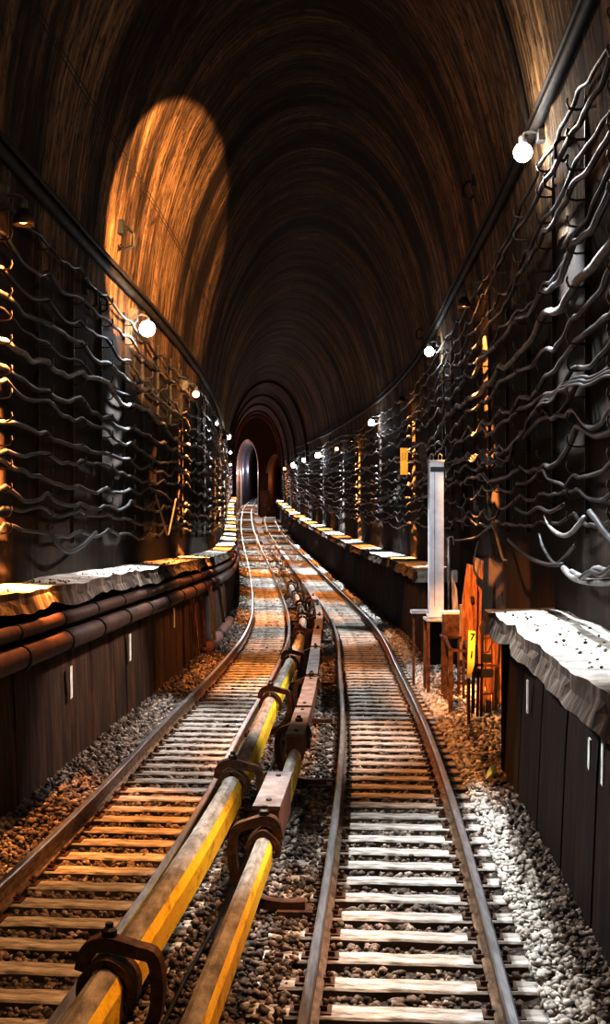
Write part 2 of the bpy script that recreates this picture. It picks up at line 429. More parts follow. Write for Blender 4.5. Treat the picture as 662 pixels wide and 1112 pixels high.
# ------------------------------------------------------------------ sleepers
sw, sl, sh = .27, 2.6, .17
q = MB()
seg = 9
def sleeper_mesh(seed, length=sl):
    r = random.Random(seed); q = MB(); nx = 8
    for i in range(nx+1):
        x = -length/2+length*i/nx
        wy = sw/2*(1+r.uniform(-.06, .06)); z = r.uniform(-.008, .008)
        ch = .02
        for (y, zz) in ((-wy, -sh), (-wy, -ch+z), (-wy+ch, z), (wy-ch, z), (wy, -ch+z), (wy, -sh)):
            q.v.append(Vector((x, y, zz)))
    for i in range(nx):
        for k in range(6):
            k2 = (k+1) % 6
            q.face((i*6+k, i*6+k2, (i+1)*6+k2, (i+1)*6+k), 0 if k in (1, 2, 3) else 1)
    q.face(range(6), 1); q.face([nx*6+k for k in range(6)][::-1], 1)
    return q
def plate_mesh(sx):
    q = MB(); x = sx*.78
    q.box((x, 0, .008), (.34, .2, .016))
    for d in (-1, 1):
        q.box((x+d*.105, 0, .035), (.06, .09, .045)); q.lathe((x+d*.12, .0, .05), [(.026, 0), (.026, .03), (.015, .045)], n=6)
    return q
protos = []
for sd in range(4):
    o = sleeper_mesh(sd+1).build('sleeper', [M['sleeper'], M['sleeper_side']])
    protos.append(o)
pm = [plate_mesh(s).build('rail_fastening', M['rust']) for s in (-1, 1)]
SP = .607
first = [True]*4
rs = random.Random(4)
def place_sleepers(line, y0, y1, label, group, far_end):
    far = MB(); k = 0; Y = y0
    while Y < far_end:
        a = tang(line, Y); jit = rs.uniform(-.02, .02)
        if Y < y1:
            pr = protos[rs.randrange(4)]
            o = pr.copy(); COL.objects.link(o)
            o.location = fr(line, Y, jit, -.262+rs.uniform(-.012, .0)); o.rotation_euler = (math.atan((GZ(Y+.5)-GZ(Y-.5))), 0, -a+rs.uniform(-.012, .012))
            tag(o, label, 'sleeper', group)
            if Y < 52:
                for p in pm:
                    c = p.copy(); COL.objects.link(c); c.parent = o
        else:
            R = Matrix.Rotation(-a, 3, 'Z')
            far.box(fr(line, Y, jit, -.262-sh/2), (sl, sw, sh), R)
        Y += SP; k += 1
    return far
f1 = place_sleepers(LT, Y0+.3, 88, 'dusty wooden sleeper crossing under the two rails of the track beside the pipes', 'sleepers of the track beside the pipes', 300)
f2 = place_sleepers(RT, Y0+.5, 88, 'pale dusty sleeper crossing under the two rails of the track beside the grey cabinet', 'sleepers of the track beside the grey cabinet', 240)
for f, l in ((f1, 'distant sleepers of the track that enters the wider tunnel mouth'), (f2, 'distant sleepers of the track that bends into the narrower tunnel mouth')):
    o = f.build('distant_sleepers', M['sleeper']); tag(o, l, 'sleepers', kind='stuff')
for o in protos+pm: bpy.data.objects.remove(o)

# ------------------------------------------------------------------ ballast stones (stuff)
def ico():
    t = (1+5**.5)/2
    v = np.array([(-1,t,0),(1,t,0),(-1,-t,0),(1,-t,0),(0,-1,t),(0,1,t),(0,-1,-t),(0,1,-t),(t,0,-1),(t,0,1),(-t,0,-1),(-t,0,1)], float)
    v /= np.linalg.norm(v[0])
    f = np.array([(0,11,5),(0,5,1),(0,1,7),(0,7,10),(0,10,11),(1,5,9),(5,11,4),(11,10,2),(10,7,6),(7,1,8),(3,9,4),(3,4,2),(3,2,6),(3,6,8),(3,8,9),(4,9,5),(2,4,11),(6,2,10),(8,6,7),(9,8,1)])
    return v, f
IV, IF = ico()
def stones(name, label, pts, sizes, m_):
    n = len(pts); P = np.array(pts); S = np.array(sizes)
    V = IV[None, :, :]*rng.uniform(.58, 1.36, (n, 12, 1))
    sc = rng.uniform(.6, 1.25, (n, 1, 3)); V = V*sc
    A = rng.normal(size=(n, 3, 3)); Q, _ = np.linalg.qr(A)
    V = np.einsum('nij,nkj->nki', Q, V)*S[:, None, None]
    V[:, :, 2] *= .85
    V = V+P[:, None, :]
    F = (IF[None]+(np.arange(n)*12)[:, None, None]).reshape(-1, 3)
    me = bpy.data.meshes.new(name); V = V.reshape(-1, 3)
    me.vertices.add(len(V)); me.vertices.foreach_set('co', V.ravel())
    me.loops.add(F.size); me.loops.foreach_set('vertex_index', F.ravel().astype(np.int32))
    me.polygons.add(len(F)); me.polygons.foreach_set('loop_start', (np.arange(len(F))*3).astype(np.int32))
    me.polygons.foreach_set('loop_total', np.full(len(F), 3, np.int32))
    me.update(calc_edges=True); me.materials.append(m_)
    o = bpy.data.objects.new(name, me); COL.objects.link(o); tag(o, label, 'ballast', kind='stuff'); return o
def scatter(zone, dens_near):
    """zone(Y)->(line, o0, o1, zfun, crib) ; density per square metre falls with distance"""
    pts, sz = [], []
    Y = 6.0
    while Y < 120:
        dY = .3
        line, o0, o1, zf, crib = zone
        k = max(.06, min(1, (14/Y)**1.15)) if Y > 14 else 1.
        nn = dens_near*k*(o1-o0)*dY
        nn = int(nn)+(rng.random() < nn-int(nn))
        for _ in range(nn):
            y = Y+rng.random()*dY; o = o0+rng.random()*(o1-o0)
            s = rng.uniform(.02, .052)*(1+.9*(1-k))
            if crib:
                ph = ((y-crib+SP/2) % SP)-SP/2
                if abs(ph) < sw/2+.02 and rng.random() > .06: continue
            if (abs(o-.78) < .1 or abs(o+.78) < .1) : continue
            p = fr(line, y, o, zf(o)+rng.uniform(-.02, .04)); pts.append(tuple(p)); sz.append(s)
        Y += dY
    return pts, sz
cribL, cribR = (Y0+.3), (Y0+.5)
allp, alls = [], []
def add(zone, d):
    p, s = scatter(zone, d); allp.extend(p); alls.extend(s)
add((LT, -1.95, -1.0, lambda o: -.14 if o < -1.45 else -.14-(o+1.45)*.35, None), 330)
add((LT, -1.0, 1.35, lambda o: -.34, cribL), 300)
add((LT, .95, 2.4, lambda o: -.27, None), 260)
add((RT, -1.3, 1.3, lambda o: -.35, cribR), 300)
add((RT, 1.42, 1.9, lambda o: -.2, None), 300)  # darker stones stand in for the ledge shadow at the wall foot
stones('ballast_stones', 'loose crushed stone ballast between and beside the two tracks', allp, alls, M['stone'])
allp, alls = [], []
add((RT, 1.12, 1.5, lambda o: -.24+(o-1.1)*.12, None), 520)
p, s = scatter((RT, 1.5, 2.7, lambda o: -.2, None), 200)
for a, c in zip(p, s):
    if 20 < a[1] < 34: allp.append(a); alls.append(c)
stones('ballast_stones', 'pale crushed stone heaped along the wall under the snow-pale ledge', allp, alls, M['stone_pale'])

allp, alls = [], []
for _ in range(520):
    y = 9+rng.random()**1.6*34; side = rng.random() < .5
    if not side and y > 18.5: side = True
    o = rng.uniform(1.62, 2.45); z = (2.8 if side else 2.42)+.01
    p = fr(WL if side else WR, y, -o-.12 if side else o, z); allp.append(tuple(p)); alls.append(rng.uniform(.008, .028))
stones('ledge_grit', 'small crumbs of broken concrete strewn over the two ledges', allp, alls, M['stone'])

# ------------------------------------------------------------------ contact rails with covers, brackets, boxes
def cover_prof(s, off, zc, w, h):
    # hooded cover: rounded top, straight sides, open bottom closed flat
    P = [(-w/2, -h/2), (-w/2, h*.12), (-w*.36, h*.38), (-w*.12, h/2), (w*.12, h/2), (w*.36, h*.38), (w/2, h*.12), (w/2, -h/2)]
    return [(off+a, zc+z) for a, z in P]
def contact_rail(name, label, line, off, zc, w, h, secs, endY, ymats):
    t = thing(name, label, 'contact rail', fr(line, 12, off, zc))
    cp = [(off-.05, zc-h*.45), (off+.05, zc-h*.45), (off+.05, zc-h*.3), (off+.015, zc-h*.25), (off+.015, zc+.05), (off-.015, zc+.05), (off-.015, zc-h*.25), (off-.05, zc-h*.3)]
    MB().sweep([(a, z-.06) for a, z in cp], yrange(Y0, endY, 1, 2), line).build('conductor_rail', M['rail'], t)
    for (a, c) in secs:
        MB().sweep(cover_prof(1, off, zc, w, h), yrange(a, c, .7, 2), line, mats=ymats if a < 26 else [0, 0, 0, 0, 0, 0, 0, 0]).build('cover', [M['cover_top'], M['yellow']], t)
    return t
LB = [1.9, 8.65, 15.2, 22.3, 29.0, 35.8, 42.6, 49.4, 56.2, 63]
RB = [5.6, 12.0, 17.9, 23.6, 29.3, 35, 40.7, 46.4, 52.1]
secs = [(a+.12, c-.12) for a, c in zip([-2.5]+LB, LB+[69])]
contact_rail('contact_rail', 'contact rail under a thick worn yellow hood, closer to the piped wall', LT, 1.27, .36, .26, .34, secs, 69, [1, 1, 0, 0, 0, 1, 1, 0])
secs = [(-2.5, 5.5), (5.7, 11.9), (14.0, 16.7)]
contact_rail('contact_rail', 'thinner yellow-hooded contact rail ending in a string of cover boxes', RT, -1.40, .42, .19, .26, secs, 64, [1, 1, 0, 0, 0, 1, 1, 0])
def bracket(line, Y, off, zc, side, w, h, label, group, kpart=True):
    """curved iron arm: foot on a sleeper end, sweeping out and over the cover; side=+1 arm bulges to +off"""
    loc = fr(line, Y, off, -.2); t = thing('contact_rail_bracket', label, 'bracket', loc, group)
    a = tang(line, Y)
    def ax(u, v, z):
        p = fr(line, Y, off+side*u, z); return p+Vector((math.sin(a)*v, math.cos(a)*v, 0))
    top = zc+h/2
    prof = [(-.42, -.16, .1), (-.2, -.17, .1), (.05, -.13, .1), (.22, -.02, .1), (w/2+.2, .16, .09), (w/2+.23, .36, .09), (w/2+.2, .58, .09), (w/2+.08, top+.1, .09), (-.02, top+.15, .1), (-w/2-.02, top+.1, .1), (-w/2-.07, top-.04, .08)]
    # smooth
    def cr(P, m=4):
        out = []
        for i in range(len(P)-1):
            p0 = P[max(i-1, 0)]; p1 = P[i]; p2 = P[i+1]; p3 = P[min(i+2, len(P)-1)]
            for k in range(m):
                s = k/m; out.append(tuple(.5*((2*p1[j])+(-p0[j]+p2[j])*s+(2*p0[j]-5*p1[j]+4*p2[j]-p3[j])*s*s+(-p0[j]+3*p1[j]-3*p2[j]+p3[j])*s**3) for j in range(3)))
        out.append(P[-1]); return out
    arm_ = MB().ribbon(cr(prof), .13, ax).build('arm', M['rust'], t)
    q = MB()
    hp = [(-w/2-.05, zc-h*.25, .05), (-w/2-.05, zc+h*.2, .05), (-w*.38, zc+h*.5, .05), (0, top+.045, .05), (w*.38, zc+h*.5, .05), (w/2+.05, zc+h*.2, .05), (w/2+.05, zc-h*.25, .05)]
    q.ribbon(cr(hp, 3), .26, ax); q.build('clamp', M['rust'], t)
    q = MB(); q.box(ax(-.32, 0, -.215), (.36, .3, .05), Matrix.Rotation(-a, 3, 'Z')); q.build('foot_plate', M['rust'], t)
    q = MB(); c = ax(0, 0, top+.17)
    q.lathe(c, [(.04, 0), (.055, .03), (.055, .07), (.03, .09), (.03, .12)], n=8); q.build('insulator_bolt', M['darkiron'], arm_)
    return t
for Y in LB:
    bracket(LT, Y, 1.27, .36, 1, .26, .34, 'curved rusty iron bracket hooked over the thick yellow contact rail cover', 'brackets of the thick yellow contact rail')
for Y in RB:
    bracket(RT, Y, -1.40, .42, -1, .19, .26, 'curved rusty iron bracket carrying the thinner contact rail with cover boxes', 'brackets of the thinner contact rail')
boxes = [(12.25, 14.0, .26, .46, .54), (16.8, 19.3, .23, .36, .56), (19.6, 23.4, .22, .34, .56), (23.8, 29.1, .21, .34, .58), (29.5, 34.8, .2, .34, .58), (35.2, 40.5, .2, .32, .58), (40.9, 46.2, .2, .32, .58), (46.6, 51.9, .2, .32, .58), (52.3, 62, .2, .3, .58), (62.4, 74, .2, .3, .58), (74.4, 88, .2, .3, .58), (88.4, 104, .2, .3, .58)]
words = ['first', 'second', 'third', 'fourth', 'fifth', 'sixth', 'seventh', 'eighth', 'ninth', 'tenth', 'eleventh', 'twelfth', 'thirteenth', 'fourteenth', 'fifteenth', 'sixteenth']
for i, (a, c, w, h, zc) in enumerate(boxes):
    lab = 'short grey-topped cover box where the thinner yellow contact rail ends' if i == 0 else f'grey-topped cover box, {words[i]} along the string from the yellow rail end'
    t = thing('cover_box', lab, 'cover box', fr(RT, a, -1.4, zc-h/2), 'cover boxes over the thinner contact rail')
    P = [(-1.4-w/2, zc-h/2), (-1.4+w/2, zc-h/2), (-1.4+w/2, zc+h/2-.03), (-1.4-w/2, zc+h/2-.03)]
    MB().sweep(P, yrange(a, c, .6, 2), RT).build('housing', M['boxside'], t)
    P = [(-1.4-w/2-.015, zc+h/2-.03), (-1.4+w/2+.015, zc+h/2-.03), (-1.4+w/2+.015, zc+h/2+.01), (-1.4-w/2-.015, zc+h/2+.01)]
    MB().sweep(P, yrange(a-.02, c+.02, .6, 2), RT).build('lid', M['box'], t); lid_ = [o for o in bpy.data.objects if o.parent == t and o.name.startswith('lid')][0]
    for yy in (a+.25, c-.25):
        MB().lathe(fr(RT, yy, -1.4, zc+h/2+.01), [(.03, 0), (.03, .015), (.015, .025)], n=8).build('bolt', M['darkiron'], lid_)
# thin cables lying along the ballast between the tracks
for i, (o, r) in enumerate(((1.62, .03), (1.5, .022))):
    n_ = noise1(60+i, 1.7)
    pts = [fr(LT, y, o+.07*n_(y), -.2) for y in yrange(Y0, 120, .4, 1.5)]
    tag(MB().tube(pts, r, 6).build('ground_cable', M['cable_dark'], smooth=True), ('thicker' if i == 0 else 'thinner')+' dark cable lying on the ballast between the two contact rails', 'cable')

# ------------------------------------------------------------------ cables on the walls
def wavy(line, side, off, z0, sag, seed, y0, y1, period=2.5, ph=0., wander=.1, drops=None, kick=.09):
    w = noise1(seed, 6.0); w2 = noise1(seed+500, .5); pk = random.Random(seed)
    hooks = {}
    def hz(i):
        if i not in hooks: hooks[i] = random.Random(seed*31+i).uniform(-1, 1)
        return hooks[i]
    pts = []
    for y in yrange(y0, y1, .16, 1.0, 45):
        t = (y+ph)/period; i = math.floor(t); u = t-i
        zz = z0+wander*w(y)+kick*(hz(i)*(1-u)+hz(i+1)*u)-sag*(.6+.5*hz(i+77))*4*u*(1-u)+.035*w2(y)
        if drops:
            for (a, c, dz) in drops: zz += dz*math.exp(-((y-a)/c)**2)
        pts.append(fr(line, y, side*(off+.02*w2(y+40)), zz))
    return pts
HKL, HKR = [], []
ordw = lambda k: words[k]
zl = [8.5, 8.05, 7.6, 7.2, 6.85, 6.5, 6.05, 5.7, 5.35, 5.0, 4.65, 4.3, 3.95, 3.7]
rl = [.04, .045, .045, .055, .03, .06, .06, .045, .05, .04, .05, .045, .045, .04]
ml = ['cable_dark', 'cable_mid', 'cable_mid', 'cable_mid', 'cable_dark', 'cable_pale', 'cable_mid', 'cable_dark', 'cable_mid', 'cable_dark', 'cable_mid', 'cable_dark', 'cable_dark', 'cable_dark']
for k, (z, r, m) in enumerate(zip(zl, rl, ml)):
    drops = [(24.0, 1.6, .28)] if k == 5 else ([(22.5, 2.2, .15)] if k in (1, 3, 6) else None)
    pts = wavy(WL, -1, UP-.17-.03*(k % 2), z, .13+.03*(k % 3), 100+k, Y0, 198, 2.5, ph=.0, wander=.14, drops=drops)
    c = {'cable_dark': 'black', 'cable_mid': 'grey', 'cable_pale': 'pale thick'}[m]
    o = MB().tube(pts, r*.82, 7).build('wall_cable', M[m], smooth=True)
    tag(o, f'{c} sagging cable, {ordw(k)} from the top on the wall above the two pipes', 'cable', 'cables on the wall above the pipes')
zr = [9.3, 8.9, 8.5, 8.1, 7.75, 7.4, 6.95, 6.55, 6.2, 5.85, 5.5, 5.15, 4.85, 4.5, 4.15, 3.85]
rr_ = [.04, .05, .04, .05, .04, .06, .075, .05, .05, .045, .045, .05, .055, .035, .04, .035]
mr = ['cable_dark', 'cable_mid', 'cable_dark', 'cable_mid', 'cable_mid', 'cable_mid', 'cable_pale', 'cable_mid', 'cable_mid', 'cable_mid', 'cable_dark', 'cable_mid', 'cable_mid', 'cable_dark', 'cable_dark', 'cable_dark']
for k, (z, r, m) in enumerate(zip(zr, rr_, mr)):
    drops = [(15.5, 1.2, .2)] if k == 12 else None
    pts = wavy(WR, 1, UP-.17-.03*(k % 2), z, .15+.03*(k % 3), 200+k, Y0, 198, 2.7, ph=.4, wander=.18, drops=drops)
    c = {'cable_dark': 'black', 'cable_mid': 'grey', 'cable_pale': 'pale thick'}[m]
    o = MB().tube(pts, r*.82, 7).build('wall_cable', M[m], smooth=True)
    tag(o, f'{c} sagging cable, {ordw(k)} from the top on the wall above the pale ledge', 'cable', 'cables on the wall above the pale ledge')
# bundle of three thin wires tied together on the right wall
for k in range(3):
    pts = wavy(WR, 1, UP-.28+.03*k, 5.32+.05*k, .2, 333, 8, 60, 2.7, ph=.4, wander=.25)
    o = MB().tube(pts, .022, 6).build('thin_wire', M['cable_mid'], smooth=True)
    tag(o, 'thin grey wire of the loose three-wire bundle on the wall above the pale ledge', 'wire', 'three-wire bundle')
# racks that carry the cables
def rack(line, side, Y, zs, zlo, zhi, label, group):
    t = thing('cable_rack', label, 'cable rack', fr(line, Y, side*UP, zlo), group)
    q = MB(); q.bar(fr(line, Y, side*(UP-.03), zlo), fr(line, Y, side*(UP-.03), zhi), .07, .05); q.build('post', M['darkiron'], t)
    for z in zs:
        q = MB()
        q.ribbon([(UP-.05, z-.1, .02), (UP-.17, z-.11, .02), (UP-.27, z-.09, .02), (UP-.3, z-.02, .02), (UP-.29, z+.04, .02)], .05, lambda u, v, zz: fr(line, Y+v, side*u, zz))
        q.build('hook', M['darkiron'], t)
    return t
for k in range(16):
    Y = 2.5*(k+4)
    rack(WL, -1, Y, zl, 3.4, 8.7, 'black iron rack post with hooks carrying the cables above the pipes', 'cable racks above the pipes')
for k in range(14):
    Y = 2.7*(k+3)-.4
    rack(WR, 1, Y, zr, 3.6, 9.5, 'black iron rack post with hooks carrying the cables above the pale ledge', 'cable racks above the pale ledge')
# loose hanging loops
def hang(P, r, name, m, label, cat='cable', group=None):
    P = [Vector(p) for p in P]; out = []
    for i in range(len(P)-1):
        p0 = P[max(i-1, 0)]; p1 = P[i]; p2 = P[i+1]; p3 = P[min(i+2, len(P)-1)]
        for k in range(6):
            s = k/6; out.append(.5*((2*p1)+(p2-p0)*s+(2*p0-5*p1+4*p2-p3)*s*s+(-p0+3*p1-3*p2+p3)*s**3))
    out.append(P[-1])
    o = MB().tube(out, r, 7).build(name, M[m], smooth=True); tag(o, label, cat, group); return o
def wallR(px, py, d=.3):   # point on the right cable wall seen at this pixel
    Y = 8.0
    while Y < 120 and (px-CX)/FPX*Y < WR(Y)+UP-d: Y += .05
    return at(px, py, Y)
def wallL(px, py, d=.3):
    Y = 8.0
    while Y < 120 and (px-CX)/FPX*Y > WL(Y)-UP+d: Y += .05
    return at(px, py, Y)
H = lambda pts, r, m, lab, d=.32: hang([wallR(x, y, d) for x, y in pts], r, 'hanging_cable', m, lab)
H([(592, 560), (597, 572), (608, 581), (618, 580), (626, 572), (634, 562)], .035, 'cable_pale', 'pale loose cable hanging in a deep U above the ledge')
H([(585, 580), (589, 594), (597, 607), (604, 612), (614, 604), (624, 592)], .025, 'cable_mid', 'thin grey cable dipping to a sharp V beside the deep U loop')
H([(552, 586), (570, 602), (590, 612), (612, 613)], .035, 'cable_mid', 'grey cable sloping down towards the tied coil above the ledge')
H([(612, 617), (622, 627), (640, 632), (668, 631), (690, 622)], .045, 'cable_pale', 'lowest pale cable of the tied coil above the snow-pale ledge', .36)
H([(620, 620), (634, 626), (646, 617), (656, 619), (680, 626)], .03, 'cable_pale', 'middle pale cable of the tied coil, humped in the middle', .42)
H([(630, 628), (640, 621), (652, 624), (664, 616), (680, 610)], .03, 'cable_mid', 'grey cable crossing over the tied coil above the ledge', .46)
H([(640, 556), (648, 566), (656, 578), (668, 590), (680, 592)], .04, 'cable_mid', 'grey cable slack sloping away above the tied coil')
H([(492, 587), (505, 586), (518, 583), (530, 574), (536, 573), (541, 590), (546, 607), (550, 609)], .03, 'cable_mid', 'bent wire hooked up over the boards and dropping straight down')
H([(560, 552), (572, 558), (584, 551), (596, 556), (612, 548)], .03, 'cable_dark', 'dark cable in two shallow waves above the deep U loop')
hang([wallL(x, y, .4) for x, y in ((169, 537), (173, 552), (178, 568), (182, 581), (186, 566), (191, 542))], .03, 'hanging_cable', 'cable_pale', 'pale cable hanging in a narrow V on the wall above the pipes')
hang([wallL(x, y, .4) for x, y in ((52, 572), (62, 590), (75, 599), (90, 592), (104, 578))], .04, 'hanging_cable', 'cable_dark', 'dark cable drooping in a broad loop just above the ledge over the pipes')

# ------------------------------------------------------------------ conduits and thin wires on the vault
def vpt(Y, ang, inset=.1):
    w = (WR(Y)+UP-(WL(Y)-UP))/2; c = (WR(Y)+UP+WL(Y)-UP)/2-MID(Y)
    return fr(MID, Y, c+(w-inset)*math.cos(ang), 8.0+(8.6-inset)*math.sin(ang))
def ang_for(z): return math.asin(min(1, (z-8.0)/8.6))
aR = ang_for(10.1); aL = math.pi-ang_for(9.25)
cw = noise1(77, 3)
for k, (da, r) in enumerate(((0, .085), (.026, .05))):
    pts = [vpt(y, aR+da+.0015*cw(y), .1) for y in yrange(Y0, 198, .8, 2)]
    tag(MB().tube(pts, r, 8).build('lamp_conduit', M['conduit'], smooth=True), ('thick' if k == 0 else 'thin upper')+' dark conduit running along the vault above the lamps over the pale ledge', 'conduit')
    pts = [vpt(y, aL-da-.002*cw(y+30), .1) for y in yrange(Y0, 198, .8, 2)]
    tag(MB().tube(pts, r*1.05, 8).build('lamp_conduit', M['conduit'], smooth=True), ('thick' if k == 0 else 'thin upper')+' dark conduit running along the vault above the lamps over the pipes', 'conduit')
pts = [vpt(19.9+.02*i, aR+.02+i*.03, .07) for i in range(28)]
tag(MB().tube(pts, .045, 8).build('branch_conduit', M['conduit'], smooth=True), 'dark conduit branching off at the brightest lamp and climbing the vault', 'conduit')
for k in range(2):
    pts = [vpt(y, math.pi-ang_for(11.6)-.012*k, .12) for y in yrange(Y0, 70, 2, 2)]
    tag(MB().tube(pts, .009, 5).build('thin_wire', M['conduit']), ('upper' if k else 'lower')+' of two thin wires strung along the orange-lit vault', 'wire')
def hookobj(p, n, sc, label):
    q = MB(); P = [p, p+n*.12*sc, p+n*.2*sc+Vector((0, 0, -.08*sc)), p+n*.2*sc+Vector((0, 0, -.26*sc)), p+n*.08*sc+Vector((0, 0, -.32*sc)), p+n*.02*sc+Vector((0, 0, -.24*sc))]
    q.tube(P, .028*sc, 6); q.box(p, (.12*sc, .16*sc, .2*sc)); o = q.build('vault_hook', M['black']); tag(o, label, 'hook'); return o
def vhook(px, py, lab, sc=1.):
    best = None
    for i in range(400):
        Y = 8+i*.2; p = at(px, py, Y); w = (WR(Y)+UP-(WL(Y)-UP))/2; c = (WR(Y)+UP+WL(Y)-UP)/2
        e = ((p.x-c)/w)**2+(max(p.z-GZ(Y)-8, 0)/8.6)**2
        if e >= .985: best = p; break
    c = (WR(best.y)+WL(best.y))/2
    n = Vector((c-best.x, 0, -.2)).normalized(); hookobj(best, n, sc, lab)
vhook(130, 247, 'black iron hook on the brightly lit orange part of the vault', 1.5)
vhook(515, 197, 'iron hook on the bare vault above the conduit by the brightest lamp', 1.3)
vhook(459, 357, 'small iron hook on the vault between conduit and the second lamp', 1.2)
vhook(91, 312, 'larger black wall hook below the conduit over the pipes', 1.3)
vhook(106, 322, 'smaller black wall hook below the conduit over the pipes', 1.0)
vhook(618, 150, 'curled iron hook beside the brightest lamp', 1.0)
vhook(604, 185, 'curled iron hook below the brightest lamp', .9)

# ------------------------------------------------------------------ lamps
def spot(name, loc, target, energy, col, deg, blend, size=.12):
    d = bpy.data.lights.new(name, 'SPOT'); d.energy = energy; d.color = col; d.spot_size = math.radians(deg); d.spot_blend = blend; d.shadow_soft_size = size
    o = bpy.data.objects.new(name, d); COL.objects.link(o); o.location = loc
    o.rotation_euler = (Vector(target)-Vector(loc)).to_track_quat('-Z', 'Y').to_euler(); return o
def point(name, loc, energy, col, size=.12):
    d = bpy.data.lights.new(name, 'POINT'); d.energy = energy; d.color = col; d.shadow_soft_size = size
    o = bpy.data.objects.new(name, d); COL.objects.link(o); o.location = loc; return o
WHT, ORG = (.86, .93, 1.0), (1.0, .42, .12)
def lamp(line, side, Y, z, kind, label, R=.14):
    base = fr(line, Y, side*(UP-.0), z)
    n = (fr(line, Y, side*(UP-1), z)-base).normalized()
    t = thing('wall_lamp', label, 'lamp', base, 'lamps along the tunnel')
    q = MB(); q.box(base+n*.1+Vector((0, 0, .32)), (.22, .22, .3)); q.build('junction_box', M['fitting'], t)
    q = MB(); q.tube([base+n*.1+Vector((0, 0, .3)), base+n*.3+Vector((0, 0, .34)), base+n*.42+Vector((0, 0, .3)), base+n*.44+Vector((0, 0, .2))], .028, 8); q.build('arm', M['fitting'], t, smooth=True)
    c = base+n*.44
    q = MB(); q.lathe(c+Vector((0, 0, .1)), [(.06, 0), (.075, .05), (.07, .14), (.04, .17)], n=12); sock = q.build('socket', M['fitting'], t, smooth=True)
    prof = [(R*math.sin(math.pi*i/10), -R*math.cos(math.pi*i/10)) for i in range(11)]
    q = MB(); q.lathe(c, prof, n=16)
    if kind != 'hood': q.build('bulb', {'w': M['bulb_w'], 'o': M['bulb_o'], 'd': M['bulb_dim']}[kind], sock, smooth=True)
    else:
        q = MB(); q.lathe(c, prof, n=16); q.build('bulb', M['bulb_dim'], sock, smooth=True)
        # deep hood that hides the bulb from along the track
        q = MB(); q.lathe(c, [(.07, .12), (.14, 0), (.16, -.12), (.155, -.12), (.13, 0), (.06, .11)], n=20); q.build('hood', M['darkiron'], t, smooth=True)
    return c, n
def kit(line, other, side, Y, z, kind, label, R=.14, fl=1., wl=1., pool=True, tgt=None, vl=1.):
    c, n = lamp(line, side, Y, z, kind, label, R)
    col = WHT if kind in 'wd' and kind != 'hood' and kind != 'o' else ORG
    if kind in ('o', 'hood'): col = ORG
    if kind == 'd': col = WHT
    q = c+n*.05+Vector((0, 0, -R-.2)); near = Y < 60
    point('lamp_glow', c+n*.15+Vector((0, 0, -R-.2)), GLOW[kind]*wl, col, .08)
    if kind == 'w':
        point('lamp_vault_glow', c+n*.6+Vector((0, -.3, R+.2)), VGLOW*vl, (.95, .86, .74), .1)
        if Y < 35:
            o_ = c+n*.5+Vector((0, -1.0, -.3)); spot('lamp_wall', o_, fr(line, Y-2.2, side*UP, z-4), WALLW*wl, col, 52, .8, .08)
            spot('lamp_wall', o_, fr(line, Y-1.8, side*UP, z-6.0), WALLW*1.6*wl, col, 30, .7, .08)
    if kind != 'w' or Y >= 35:
        o_ = c+n*.75+Vector((0, -.15, 0)); e_ = (WALLO if kind != 'w' else WALLO*.16)*(.5 if kind == 'd' else 1)
        for dz, wdt, m_ in ((-1.3, 36, .22), (-2.9, 30, .5), (-4.9, 25, 1.1)):
            spot('lamp_wall', o_, fr(line, Y-.3, side*(UP-.1), z+dz), e_*m_*wl, col, wdt, .6, .05)
GLOW = {'w': 40, 'o': 26, 'hood': 16, 'd': 10}; VGLOW = 38; WALLW = 3600; WALLO = 40000
lampsR = [(19, 9.65, 'w', 'brightest white bulb, beside the branching conduit over the pale ledge', .15), (28, 9.0, 'hood', 'hooded orange lamp between the brightest bulb and the next white bulb over the pale ledge', .1),
          (38, 9.35, 'w', 'white bulb beyond the hooded lamp, above the grey cabinet', .15), (48.5, 9.0, 'hood', 'hooded orange lamp above the small ochre sign', .1),
          (62, 9.05, 'w', 'white bulb third along the wall over the pale ledge', .17), (73, 8.7, 'hood', 'hooded orange lamp beyond the third white bulb', .12),
          (84, 8.5, 'd', 'dim bulb between the third and fourth white bulbs', .14), (102, 8.5, 'w', 'white bulb just beyond the dim bulb over the far ledge', .24), (121, 8.4, 'w', 'white bulb halfway to the junction', .2), (141, 8.0, 'w', 'white bulb closest to the end of the main tunnel on the ledge wall', .3), (170, 7.6, 'o', 'small orange bulb shortly before the junction', .18)]
for (Y, z, k, lab, R) in lampsR:
    far = Y > 90
    kit(WR, LT, 1, Y, z, k, lab, R, wl=1.0 if Y < 60 else 1.6, vl=(4.5 if Y < 20 else .5))
lampsL = [(7.5, 8.2, 'w', 'white bulb over the pipes just outside the view', .13), (17.6, 8.3, 'hood', 'hooded orange lamp on the cable wall at the edge over the pipes', .1), (28.3, 8.45, 'w', 'brilliant white bulb on the wall over the pipes', .19), (38, 8.0, 'o', 'orange bulb beyond the brilliant white bulb over the pipes', .11),
          (47.5, 7.9, 'w', 'small white bulb beyond the orange bulb over the pipes', .06), (57, 8.0, 'hood', 'hooded orange lamp past the small white bulb', .1), (67, 8.5, 'w', 'far white bulb over the end of the pipes', .1), (69.5, 8.7, 'o', 'orange bulb close beside the far white bulb', .14), (90, 8.4, 'w', 'far white bulb low on the curving cable wall', .1), (110, 8.2, 'hood', 'far hooded orange lamp on the curving cable wall', .12), (130, 8, 'w', 'white bulb before the junction on the cable wall', .12), (160, 7.8, 'hood', 'hooded orange lamp before the junction', .12)]
for (Y, z, k, lab, R) in lampsL:
    kit(WL, RT, -1, Y, z, k, lab, R, wl=(.25 if Y < 8 else (1.0 if Y < 60 else 1.6)), vl=(0.2 if Y < 8 else .45))
